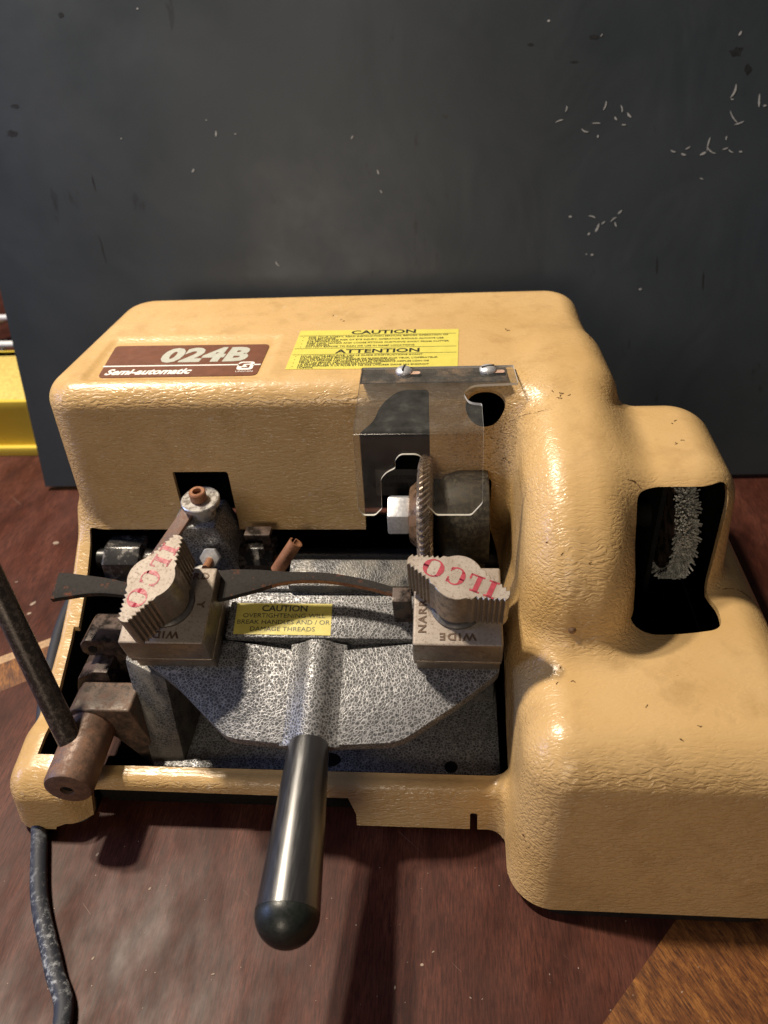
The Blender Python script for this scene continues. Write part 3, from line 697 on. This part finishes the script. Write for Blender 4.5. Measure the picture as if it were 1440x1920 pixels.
# pulley and motor shapes deep inside
b = BM(); cyl(b, (9.9, 47, 9), (12.9, 47, 9), 3.2); box(b, (4.5, 40, 1), (9, 56, 9)); obj('motor', b, INNER, mach, .2)
# ---------------------------------------------------------------- base casting
b = BM()
box(b, (-19.2, 28.45, 1.6), (3.1, 41.0, 2.95))
for hx, hy, hr in (): pass
basep = obj('base_casting', b, HAMB, mach, .22)
for (x, y, r, e) in ((0, 28.95, .42, 1), (-7.9, 29.25, .9, .6)):
    b = BM(); prism(b, [(x+r*math.cos(k*.3142), y+r*e*math.sin(k*.3142)) for k in range(20)], 2.9, 2.965); h_ = obj('bolt_hole', b, INNER, basep)
b = BM(); pv = [(-19.3, 28.6, 2.6), (-17.1, 28.8, 2.6), (-17.1, 38, 2.6), (-19.3, 38, 2.6), (-20.6, 31.9, 9.2), (-17.5, 30.4, 9.0), (-17.5, 36, 9.2), (-20.6, 36, 9.2)]
pv = [b.verts.new(p) for p in pv]
for f in ((3, 2, 1, 0), (4, 5, 6, 7), (0, 1, 5, 4), (1, 2, 6, 5), (2, 3, 7, 6), (3, 0, 4, 7)): b.faces.new([pv[i] for i in f])
obj('pedestal', b, HAMD, basep, .25)
b = BM(); box(b, (-1.5, 34.2, 2.5), (2.9, 41, 6.5)); obj('pedestal', b, HAMD, basep, .25)
b = BM(); prism(b, [(-15.5, 2.6), (-.8, 2.6), (-2.5, 4.6), (-13.6, 4.6)], -33.8, -32.9, XZ); obj('web', b, HAMB, basep, .2)
b = BM(); box(b, (-26.3, 27.3, 1.0), (2.9, 28.3, 1.9)); box(b, (-22, 28.45, .3), (3.0, 57, 1.5)); box(b, (-22.4, 27.55, .3), (2.9, 27.8, 2.9)); obj('floor_pan_and_gap_blackout', b, INNER, mach, .1)  # last box is a black plate added to keep the rail gap dark
b = BM(); prism(b, rrect(3.85, 21.5, 18.9, 57, 2.6), .02, 1.2); obj('motor_base', b, BLK, mach, .05)
for (x, y) in ((-24.2, 27.0), (-24.2, 55), (1.5, 28.5)):
    b = BM(); lathe(b, (x, y, 0), (0, 0, 1), [(0, .9), (.2, 1.05), (.9, .95), (1.3, .7)], 24); obj('rubber_foot', b, RUBBER, mach)
# carriage shaft and bearing blocks
SY, SZ = 42.0, 8.9
b = BM(); box(b, (-5.2, 43.9, 13.2), (-2.2, 43.95, 15.4)); pl_ = obj('warning_plate', b, simple('dark_plate', (.03, .026, .024), .5), mach)
b = BM(); text_bm(b, 'DE ROTATION', .42, MX((-5.1, 43.89, 14.6), (1, 0, 0), (0, 0, 1), (0, -1, 0)), depth=.02); text_bm(b, '& BLESSURE', .42, MX((-5.1, 43.89, 14.0), (1, 0, 0), (0, 0, 1), (0, -1, 0)), depth=.02); obj('plate_text', b, simple('faded_plate_text', (.006, .006, .006), .5), mach)
b = BM(); cyl(b, (-26, SY, SZ), (3.5, SY, SZ), .78); shaft = obj('carriage_shaft', b, BLK, mach)
for (x0, x1) in ((-25.0, -22.3), (-15.5, -12.55)):
    b = BM(); prism(b, [(39.9, 7.2), (42.9, 7.2), (42.9, 10.4), (41.3, 10.6), (40.1, 9.9)], x0, x1, YZ); obj('bearing_block', b, BLKW, shaft, .16)
for (x0, x1) in ((-22.3, -20.4), (-16.5, -15.5)):
    b = BM(); cyl(b, (x0, SY-.4, SZ), (x1, SY-.4, SZ), 1.12); obj('shaft_collar', b, BLKW, shaft, .06)
b = BM(); box(b, (-14.2, 40.4, 11.9), (-12.4, 41.4, 12.4)); box(b, (-13.2, 41.1, 10.2), (-12.6, 41.4, 12.0)); obj('spring_tab', b, DARKST, shaft, .08)
b = BM(); cyl(b, (-12.56, 41.3, 9.2), (-12.2, 41.3, 9.2), .5); obj('rusty_screw', b, RUST, shaft, .05)
b = BM()
o_, x_, y_, z_ = frame((-11.75, 38.6, 10.75), (1.35, .5, 1.9))
ng = 22; Lr = 2.6
ri = []
for t in (0, Lr):
    for rr in (.47, .36):
        ri.append([b.verts.new(o_+z_*t+(x_*math.cos(.5+5.6*k/ng)+y_*math.sin(.5+5.6*k/ng))*rr) for k in range(ng+1)])
for k in range(ng):
    b.faces.new((ri[0][k], ri[0][k+1], ri[2][k+1], ri[2][k])); b.faces.new((ri[1][k+1], ri[1][k], ri[3][k], ri[3][k+1]))
    b.faces.new((ri[0][k+1], ri[0][k], ri[1][k], ri[1][k+1])); b.faces.new((ri[2][k], ri[2][k+1], ri[3][k+1], ri[3][k]))
for k in (0, ng): b.faces.new((ri[0][k], ri[1][k], ri[3][k], ri[2][k]))
obj('roll_pin', b, RUST, shaft)
# alignment post
b = BM()
prism(b, [(-3.4, 0), (2.3, 0), (1.8, 3.2), (1.15, 4.9), (-1.9, 4.9), (-2.9, 3.0)], -43.2, -39.9, MX((-17.0, 0, 8.6), (1, 0, 0), (0, 0, 1), (0, -1, 0)))
box(b, (-19.2, 39.4, 4), (-14.6, 42.5, 9.4))
post = obj('alignment_post', b, HAMB, mach, .22, 3)
b = BM(); lathe(b, (-16.95, 41.2, 14.55), (0, -.10, 1), [(0, 1.22), (.06, 1.32), (.36, 1.32), (.42, 1.26)], 40); lathe(b, (-16.95, 41.3, 13.4), (0, 0, 1), [(0, .85), (1.2, .85)], 24); obj('washer', b, STEEL, post)
b = BM(); lathe(b, (-17.0, 41.1, 14.95), (0, -.10, 1), [(0, .5), (.05, .57), (.66, .57), (.74, .5), (.74, .3), (.4, .3), (.4, 0)], 36, cap=False); obj('socket_screw', b, RUST, post)
b = BM(); prism(b, [(-.55, 1.0), (-.2, 1.35), (.4, 1.3), (.55, .9), (.5, 0), (.45, -4.6), (-.6, -4.6), (-.5, 0)], -.12, .12, MX((-17.6, 41.3, 14.35), Vector((.86, -.35, 0)).normalized(), Vector((.40, .62, .42)).normalized(), Vector((-.15, -.36, .75)).normalized()))
obj('stop_arm', b, RUSTD, post, .05)
b = BM(); nd = Vector((-.05, -.75, .45)); NP = Vector((-16.35, 39.3, 11.35)); prism(b, [(.72*math.cos(math.radians(60*k)), .72*math.sin(math.radians(60*k))) for k in range(6)], 0, .5, MX(NP, Vector((1, 0, 0)), nd.cross(Vector((1, 0, 0))).normalized(), nd.normalized())); obj('lock_nut', b, BRIGHT, post, .08)
b = BM(); cyl(b, NP, NP+Vector((-.05, -1.4, .15)), .28); obj('stop_screw', b, RUST, post)
b = BM(); lathe(b, (-16.7, 37.9, 10.4), (.05, -.3, .9), [(0, 1.0), (.5, 1.0), (.55, .92)], 60); obj('knurled_thumb_nut', b, STEEL, post, 0)
# ---------------------------------------------------------------- carriage
ct = math.radians(18)
MC = MX((0, 27, 8.6), (1, 0, 0), (0, math.cos(ct), math.sin(ct)), (0, -math.sin(ct), math.cos(ct)))
b = BM()
deck = roundpoly([(-19.2, 4.6), (-16.4, 2.7), (-12.9, -.35), (-9.4, -.62), (-8.0, -.7), (-6.6, -.62), (-2.9, -.38), (.8, 2.25), (2.9, 4.0), (2.9, 5.75), (-2.0, 5.75), (-6.6, 5.2), (-9.6, 5.2), (-13.6, 5.75), (-19.2, 5.75)], [.3, .6, .7, .3, 0, .3, .9, .7, .4, .1, .3, .2, .2, .3, .1], 5)
prism(b, deck, -.95, 0, MC)
# handle socket ridge
RC = -.35
prof_ = [(1.12*math.cos(math.radians(a)), RC+1.12*math.sin(math.radians(a))) for a in range(0, 181, 12)]
prof_ = [(1.75, -.05), (1.35, .06)]+[p for p in prof_ if p[1] > .12]+[(-1.35, .06), (-1.75, -.05)]
MR = MC @ MX((-8.03, 0, 0), (1, 0, 0), (0, 0, 1), (0, -1, 0))
prism(b, prof_, -5.6, .75, MR)
carriage = obj('carriage_deck', b, HAM, mach, .16, 2)
b = BM()
box(b, (-13.95, 5.85, -.7), (-1.8, 8.35, .32), MC)
box(b, (-19.0, 5.4, -2.2), (2.9, 9.6, -.6), MC)
prism(b, [(-19.3, -2.6), (2.9, -2.6), (2.9, -.3), (-19.3, -.3)], 9.6, 9.9, MC @ MX((0, 0, 0), (1, 0, 0), (0, 0, 1), (0, -1, 0)) @ Matrix.Translation((0, 0, -19.5)))
obj('carriage_rib', b, HAM, carriage, .14)
b = BM(); box(b, (-13.8, 8.35, -1.4), (-1.8, 9.2, -.35), MC); obj('carriage_ledge', b, HAMB, carriage, .1)
b = BM(); box(b, (-10.5, 9.55, -.9), (-1.2, 11.6, .2), MC); box(b, (-19.2, 9.4, -2.5), (-13.5, 11.2, -.6), MC); obj('rear_bar', b, HAMD, carriage, .2)
for x0 in (-19.2, .2):
    b = BM(); prism(b, [(36, 8.0), (36.8, 10.4), (42.6, 9.9), (43, 8.2), (41, 7.2)], x0, x0+1.6, YZ); obj('carriage_arm', b, HAMD, carriage, .2)
# sticker
b = BM(); prism(b, [(-13.45, 6.05), (-7.35, 6.02), (-7.42, 8.2), (-13.5, 8.2)], .30, .345, MC); obj('caution_sticker', b, YELG, carriage)
b = BM(); MT = MC @ Matrix.Translation((0, 0, .345))
for s, y, sz, off, sx in (('CAUTION', 7.65, .58, .012, 1.12), ('OVERTIGHTENING WILL', 7.2, .42, 0, 1.13), ('BREAK HANDLES AND / OR', 6.75, .42, 0, 1.13), ('DAMAGE THREADS', 6.28, .42, 0, 1.13)):
    text_bm(b, s, sz, MT @ Matrix.Translation((-10.4, y, 0)), offset=off, depth=.012, align='CENTER', sx=sx)
obj('sticker_text', b, INKG, carriage)
# handle
hd = Vector((.018, -1, -.105)).normalized(); hp = MC @ Vector((-8.05, -.55, -.1)); HL = 9.05
b = BM(); lathe(b, hp, hd, [(0, 1.0), (.06, 1.13), (.3, 1.17)]+[(.3+(HL-.3)*t, 1.15+.44*t**.9) for t in (.15, .3, .45, .6, .75, .9, 1.0)]+[(HL+.001, 1.57)], 56)
handle = obj('lever_handle', b, GRIP, mach, deg=50)
gt_ = GRIP.node_tree; gc = gt_.nodes.new('ShaderNodeTexCoord'); gm1 = gt_.nodes.new('ShaderNodeMapping'); gm1.inputs['Scale'].default_value = (900, 60, 900); gm1.inputs['Rotation'].default_value = (0, 0, .15)
gn = gt_.nodes.new('ShaderNodeTexNoise'); gn.inputs['Scale'].default_value = 1; gr_ = gt_.nodes.new('ShaderNodeMapRange'); gr_.inputs['From Min'].default_value = .4; gr_.inputs['From Max'].default_value = .7; gr_.inputs['To Min'].default_value = .29; gr_.inputs['To Max'].default_value = .42
gt_.links.new(gc.outputs['Object'], gm1.inputs[0]); gt_.links.new(gm1.outputs[0], gn.inputs['Vector']); gt_.links.new(gn.outputs['Fac'], gr_.inputs['Value']); gt_.links.new(gr_.outputs[0], gt_.nodes['Principled BSDF'].inputs['Roughness'])
b = BM(); lathe(b, hp+hd*(HL+.002), hd, [(0, 1.575)]+[(1.6*math.sin(math.radians(a)), 1.6*math.cos(math.radians(a))) for a in range(6, 90, 7)]+[(1.6, .0)], 56); obj('rounded_tip', b, GRIPT, handle)
# ---------------------------------------------------------------- clamps
def clamp(cx, cu, ang, words):
    """block centre (cx,cu) in carriage space, wing at ang degrees from the carriage x axis"""
    base = BM(); hw = 2.55
    box(base, (cx-hw+.12, cu-2.4, -.1), (cx+hw-.05, cu+2.4, .95), MC)
    box(base, (cx-hw, cu-hw+.02, .95), (cx+hw, cu+hw, 1.3), MC)
    lo = obj('clamp_block', base, CLAMPSIDE, mach, .16, 3)
    bb_ = BM(); box(bb_, (cx-hw-.02, cu-hw-.02, 1.36), (cx+hw+.02, cu+hw+.02, 3.5), MC, (.04, .04))
    bmesh.ops.recalc_face_normals(bb_, faces=bb_.faces)
    top_ = obj('clamp_jaw', bb_, [CLAMPSIDE, CLAMP], lo, .17, 4)
    up = (MC.to_3x3() @ Vector((0, 0, 1))).normalized()
    for p in top_.data.polygons:
        if p.normal.dot(up) > .72: p.material_index = 1
    e = BM(); MTp = MC @ Matrix.Translation((cx, cu, 3.5))
    for s, a, r_, size in words:
        A_ = math.radians(a)
        text_bm(e, s, size, MTp @ Matrix.Rotation(A_, 4, 'Z') @ Matrix.Translation((0, r_, 0)), offset=.016, depth=.03, align='CENTER', sx=1.12, spacing=1.25)
    obj('stamped_words', e, ETCH, lo)
    w_ = BM(); lathe(w_, MC @ Vector((cx, cu, 3.5)), MC.to_3x3() @ Vector((0, 0, 1)), [(0, 1.55), (.16, 1.55), (.22, 1.45), (.3, 1.3)], 40); obj('thrust_washer', w_, simple('polished_washer', (.16, .15, .14), .4, .6), lo)
    k = BM(); MK = MTp @ Matrix.Rotation(math.radians(ang), 4, 'Z')
    # wing outline: serrated long sides, round hub in the middle
    pts = []; Lh = 2.85; nst = 6
    def side(sgn):
        out = []
        xs = [Lh-(Lh-1.25)*i/(nst*2) for i in range(nst*2+1)]
        for i, x in enumerate(xs):
            w0 = .40+(Lh-x)*.34
            out.append((x, w0-(.19 if i % 2 else 0)))
        return out
    r1 = side(1)
    hub = [(1.38*math.cos(math.radians(a)), 1.38*math.sin(math.radians(a))) for a in range(46, 135, 8)]
    half = [(Lh+.12, .12)]+r1+hub+[(-x, y) for x, y in r1[::-1]]+[(-Lh-.12, .12)]
    full = half+[(x, -y) for x, y in half[::-1]]
    prism(k, full, .45, 3.25, MK)
    kn = obj('wing_knob', k, [CLAMPSIDE, CLAMP], lo, .035, 1, deg=28)
    for p in kn.data.polygons:
        if p.normal.dot(up) > .8: p.material_index = 1
    hb = BM(); lathe(hb, MK @ Vector((0, 0, .25)), MK.to_3x3() @ Vector((0, 0, 1)), [(0, 1.22), (2.9, 1.25)], 40); obj('knob_hub', hb, CLAMPSIDE, lo)
    # red serif maker's letters, read with the near tip of the wing at the end of the word
    lt = BM(); ML = MK @ Matrix.Translation((0, 0, 3.252))
    def lrect(x0, y0, x1, y1): prism(lt, [(x0, y0), (x1, y0), (x1, y1), (x0, y1)], -.01, .012, ML)
    def ring(cx_, rx, ry, t0, t1, th_a, th_b):
        n = 28; o1 = []; i1 = []
        for q in range(n+1):
            a = math.radians(t0+(t1-t0)*q/n); ww = th_a*abs(math.cos(a))**1.5+th_b
            o1.append((cx_+rx*math.cos(a), ry*math.sin(a))); i1.append((cx_+(rx-ww)*math.cos(a), (ry-th_b)*math.sin(a)))
        for q in range(n): prism(lt, [o1[q], o1[q+1], i1[q+1], i1[q]], -.01, .012, ML)
    H = .52
    x = -1.95
    lrect(x-.13, -H, x+.16, H); lrect(x-.27, H-.1, x+.30, H); lrect(x-.27, -H, x+.30, -H+.1)
    x = -1.08
    lrect(x-.20, -H, x+.08, H); lrect(x-.32, H-.1, x+.22, H); lrect(x-.32, -H, x+.48, -H+.1); lrect(x+.38, -H, x+.48, -H+.34)
    ring(.12, .53, .56, 38, 322, .20, .08); lrect(.43, .16, .52, .5); lrect(.43, -.48, .5, -.2)
    ring(1.42, .60, .56, 0, 360, .23, .08)
    obj('maker_letters', lt, PINK, lo)
    return lo
cl1 = clamp(-16.65, 6.4, -110, [('WIDE', 180, 1.78, .62), ('STANDARD', 0, 1.72, .62), ('Y', 270, 1.75, .62)])
tag(cl1, 'left silver key clamp with its wing knob turned lengthways')
cl2 = clamp(.38, 6.5, 157, [('WIDE', 180, 1.78, .62), ('NARROW', 90, 1.78, .62)])
tag(cl2, 'right silver key clamp stamped NARROW and WIDE')
# ---------------------------------------------------------------- curved gauge bar (in the carriage plane, a little above it)
b = BM()
cpts = [(-24.6, 8.1, .95), (-23.8, 8.15, .85), (-21.5, 8.15, .55), (-18, 7.7, .45), (-14.5, 8.2, 1.0), (-12.3, 8.55, .8), (-10, 8.85, .36), (-7.5, 8.85, .29), (-5, 8.4, .27), (-2.9, 7.75, .25)]
sp_ = spline([(x, u, wq) for x, u, wq in cpts], 8)
up_ = [(p.x, p.y+p.z) for p in sp_]; dn_ = [(p.x, p.y-p.z) for p in sp_]
MG = MC @ Matrix.Translation((0, 0, 2.2))
prism(b, dn_+up_[::-1], 0, .42, MG)
bar = obj('gauge_bar', b, m_rust('gauge_bar_steel', (.036, .033, .031), (.17, .07, .04), .8, .0, 1.1, .57, .66, .2, .04), mach, .05)
bar.data.materials.append(RUST)
uq = (MC.to_3x3() @ Vector((0, -1, 0))).normalized()
for p in bar.data.polygons:
    if p.normal.dot(uq) > .75 and p.center.x*100 > -7: p.material_index = 1
b = BM(); box(b, (-3.45, 7.0, .2), (-2.35, 8.0, 2.9), MC); obj('gauge_stop', b, DARKST, bar, .07)
# ---------------------------------------------------------------- left lever: bracket, barrel, rod
b = BM()
arch = [(2.0*math.cos(math.radians(a)), 2.0*math.sin(math.radians(a))) for a in range(0, 181, 15)]
prism(b, [(-24.6, 1.6), (-24.2, 6.6), (-23.6, 7.35), (-19.9, 7.35), (-18.7, 2.0), (-19.6, 1.6), (-21.4, 4.6), (-22.4, 5.6), (-23.2, 4.6), (-23.8, 1.6)], -31.6, -29.3, XZ)
brk = obj('lever_bracket', b, BRK, mach, .14, 3)
b = BM(); prism(b, [(-25.2, 4), (-24.2, 7.3), (-23, 8.0), (-22, 8), (-22, 4)], -35.5, -31.8, XZ); box(b, (-23.1, 33.3, 4), (-21.2, 34.2, 8.8)); obj('rear_bracket', b, DARKST, brk, .1)
b = BM(); prism(b, [(-23.9, 8.6), (-23.9, 9.3), (-23.5, 9.75), (-19.5, 9.75), (-19.5, 8.7), (-21.7, 8.3), (-23.5, 8.3)], -35.4, -32.9, XZ); lug = obj('hinge_lug', b, DARKST, brk, .15)
b = BM(); cyl(b, (-23.1, 32.95, 8.95), (-23.1, 32.86, 8.95), .3); obj('lug_hole', b, INNER, brk)
b = BM(); p0 = Vector((-22.65, 24.9, 5.45)); ax = Vector((-.02, 1, .05)).normalized()
lathe(b, p0, ax, [(.25, 0), (.25, .38), (0, .42), (0, 1.1), (.12, 1.38), (.3, 1.47), (6.3, 1.47)], 48)
brl = obj('pivot_barrel', b, RUSTD, mach, deg=35)
b = BM(); cyl(b, p0+ax*.2, p0+ax*.26, .36, 20); obj('barrel_bore', b, INNER, brl)
rb = Vector((-23.0, 27.35, 6.0)); rt_ = Vector((-26.2, 31.2, 15.4)); rd = (rt_-rb)
b = BM(); cyl(b, rb, rb+rd*1.9, .72, 32); obj('control_rod', b, ROD, brl)
# ---------------------------------------------------------------- power cord
cp = spline([(-20.0, 8, .5), (-20.2, 14.5, .5), (-21.8, 17.2, .5), (-24.2, 20.8, .5), (-25.9, 24.6, .5), (-27.6, 28.5, .5), (-29.4, 33, .5), (-31.0, 38, .5), (-32.3, 44, .5), (-32.4, 50, .55), (-30.8, 55.5, .9), (-27.5, 58.9, 2.0), (-25, 59.2, 3.2)], 8)
b = BM(); tube(b, cp, .5, 18); obj('power_cord', b, CORD, mach)
# ---------------------------------------------------------------- small screw on the fender
def surf_line(pts, r, name, mat):
    P = np.array([p[:] for p in spline(pts, 10)])
    for _ in range(5):
        d = outer(*P.T); g = grad(outer, P); P = P-g*(d/np.maximum(np.sum(g*g, 1), .2))[:, None]
    rr = random.Random(len(pts)); P = P+np.array([[rr.uniform(-1, 1)*r*1.5 for _ in range(3)] for _ in P])
    b = BM(); tube(b, P.tolist(), [r*min(1, .3+4*min(i, len(P)-1-i)/len(P)) for i in range(len(P))], 6); obj(name, b, mat, housing)
CR = simple('dark_crack', (.10, .05, .025), .9, spec=.1)
surf_line([(9.63, 36.16, 19.7), (10.03, 36.28, 19.5), (10.33, 36.19, 19.27), (10.6, 36.0, 19.1)], .022, 'crack', CR)
surf_line([(15.9, 35.55, 12.4), (16.5, 35.6, 12.08), (17.3, 35.7, 12.0), (18.2, 35.3, 11.7), (18.9, 35.0, 11.2)], .022, 'crack', CR)
surf_line([(3.6, 43.38, 19.5), (4.35, 42.48, 20.22), (4.85, 41.36, 21.27), (5.43, 41.01, 21.76), (6.01, 40.77, 22.02)], .013, 'hair', CR)
rs = random.Random(21)
for (x, y, z, n, sp_) in ((4.1, 51.1, 22.3, 3, .35), (6.7, 42.3, 22.3, 7, .6), (6.08, 28.5, 12.0, 4, .5), (4.06, 23.3, 5, 3, .35), (9.5, 50, 22, 2, .3), (-8, 53.9, 22.3, 3, .9), (12, 25.5, 11.8, 3, 2.0), (7.5, 33, 17, 4, 1.5), (13, 41, 19.9, 4, 1.6), (4.6, 43.0, 17, 6, .9)):
    for k in range(n):
        p = (x+rs.uniform(-1, 1)*sp_, y+rs.uniform(-1, 1)*sp_, z+rs.uniform(-.2, .2)); q = (p[0]+rs.uniform(-.22, .22), p[1]+rs.uniform(-.22, .22), p[2]+rs.uniform(-.1, .1)); w2 = (q[0]+rs.uniform(-.15, .15), q[1]+rs.uniform(-.15, .15), q[2])
        surf_line([p, q, w2], .018, 'scratch', CR)
b = BM(); SD = Vector((-.05, -.93, .35)); lathe(b, Vector((6.67, 30.42, 13.76)), SD, [(-.1, .22), (.04, .22), (.10, .12), (.11, 0)], 18); obj('panel_screw', b, BRASS, housing)
print('built')
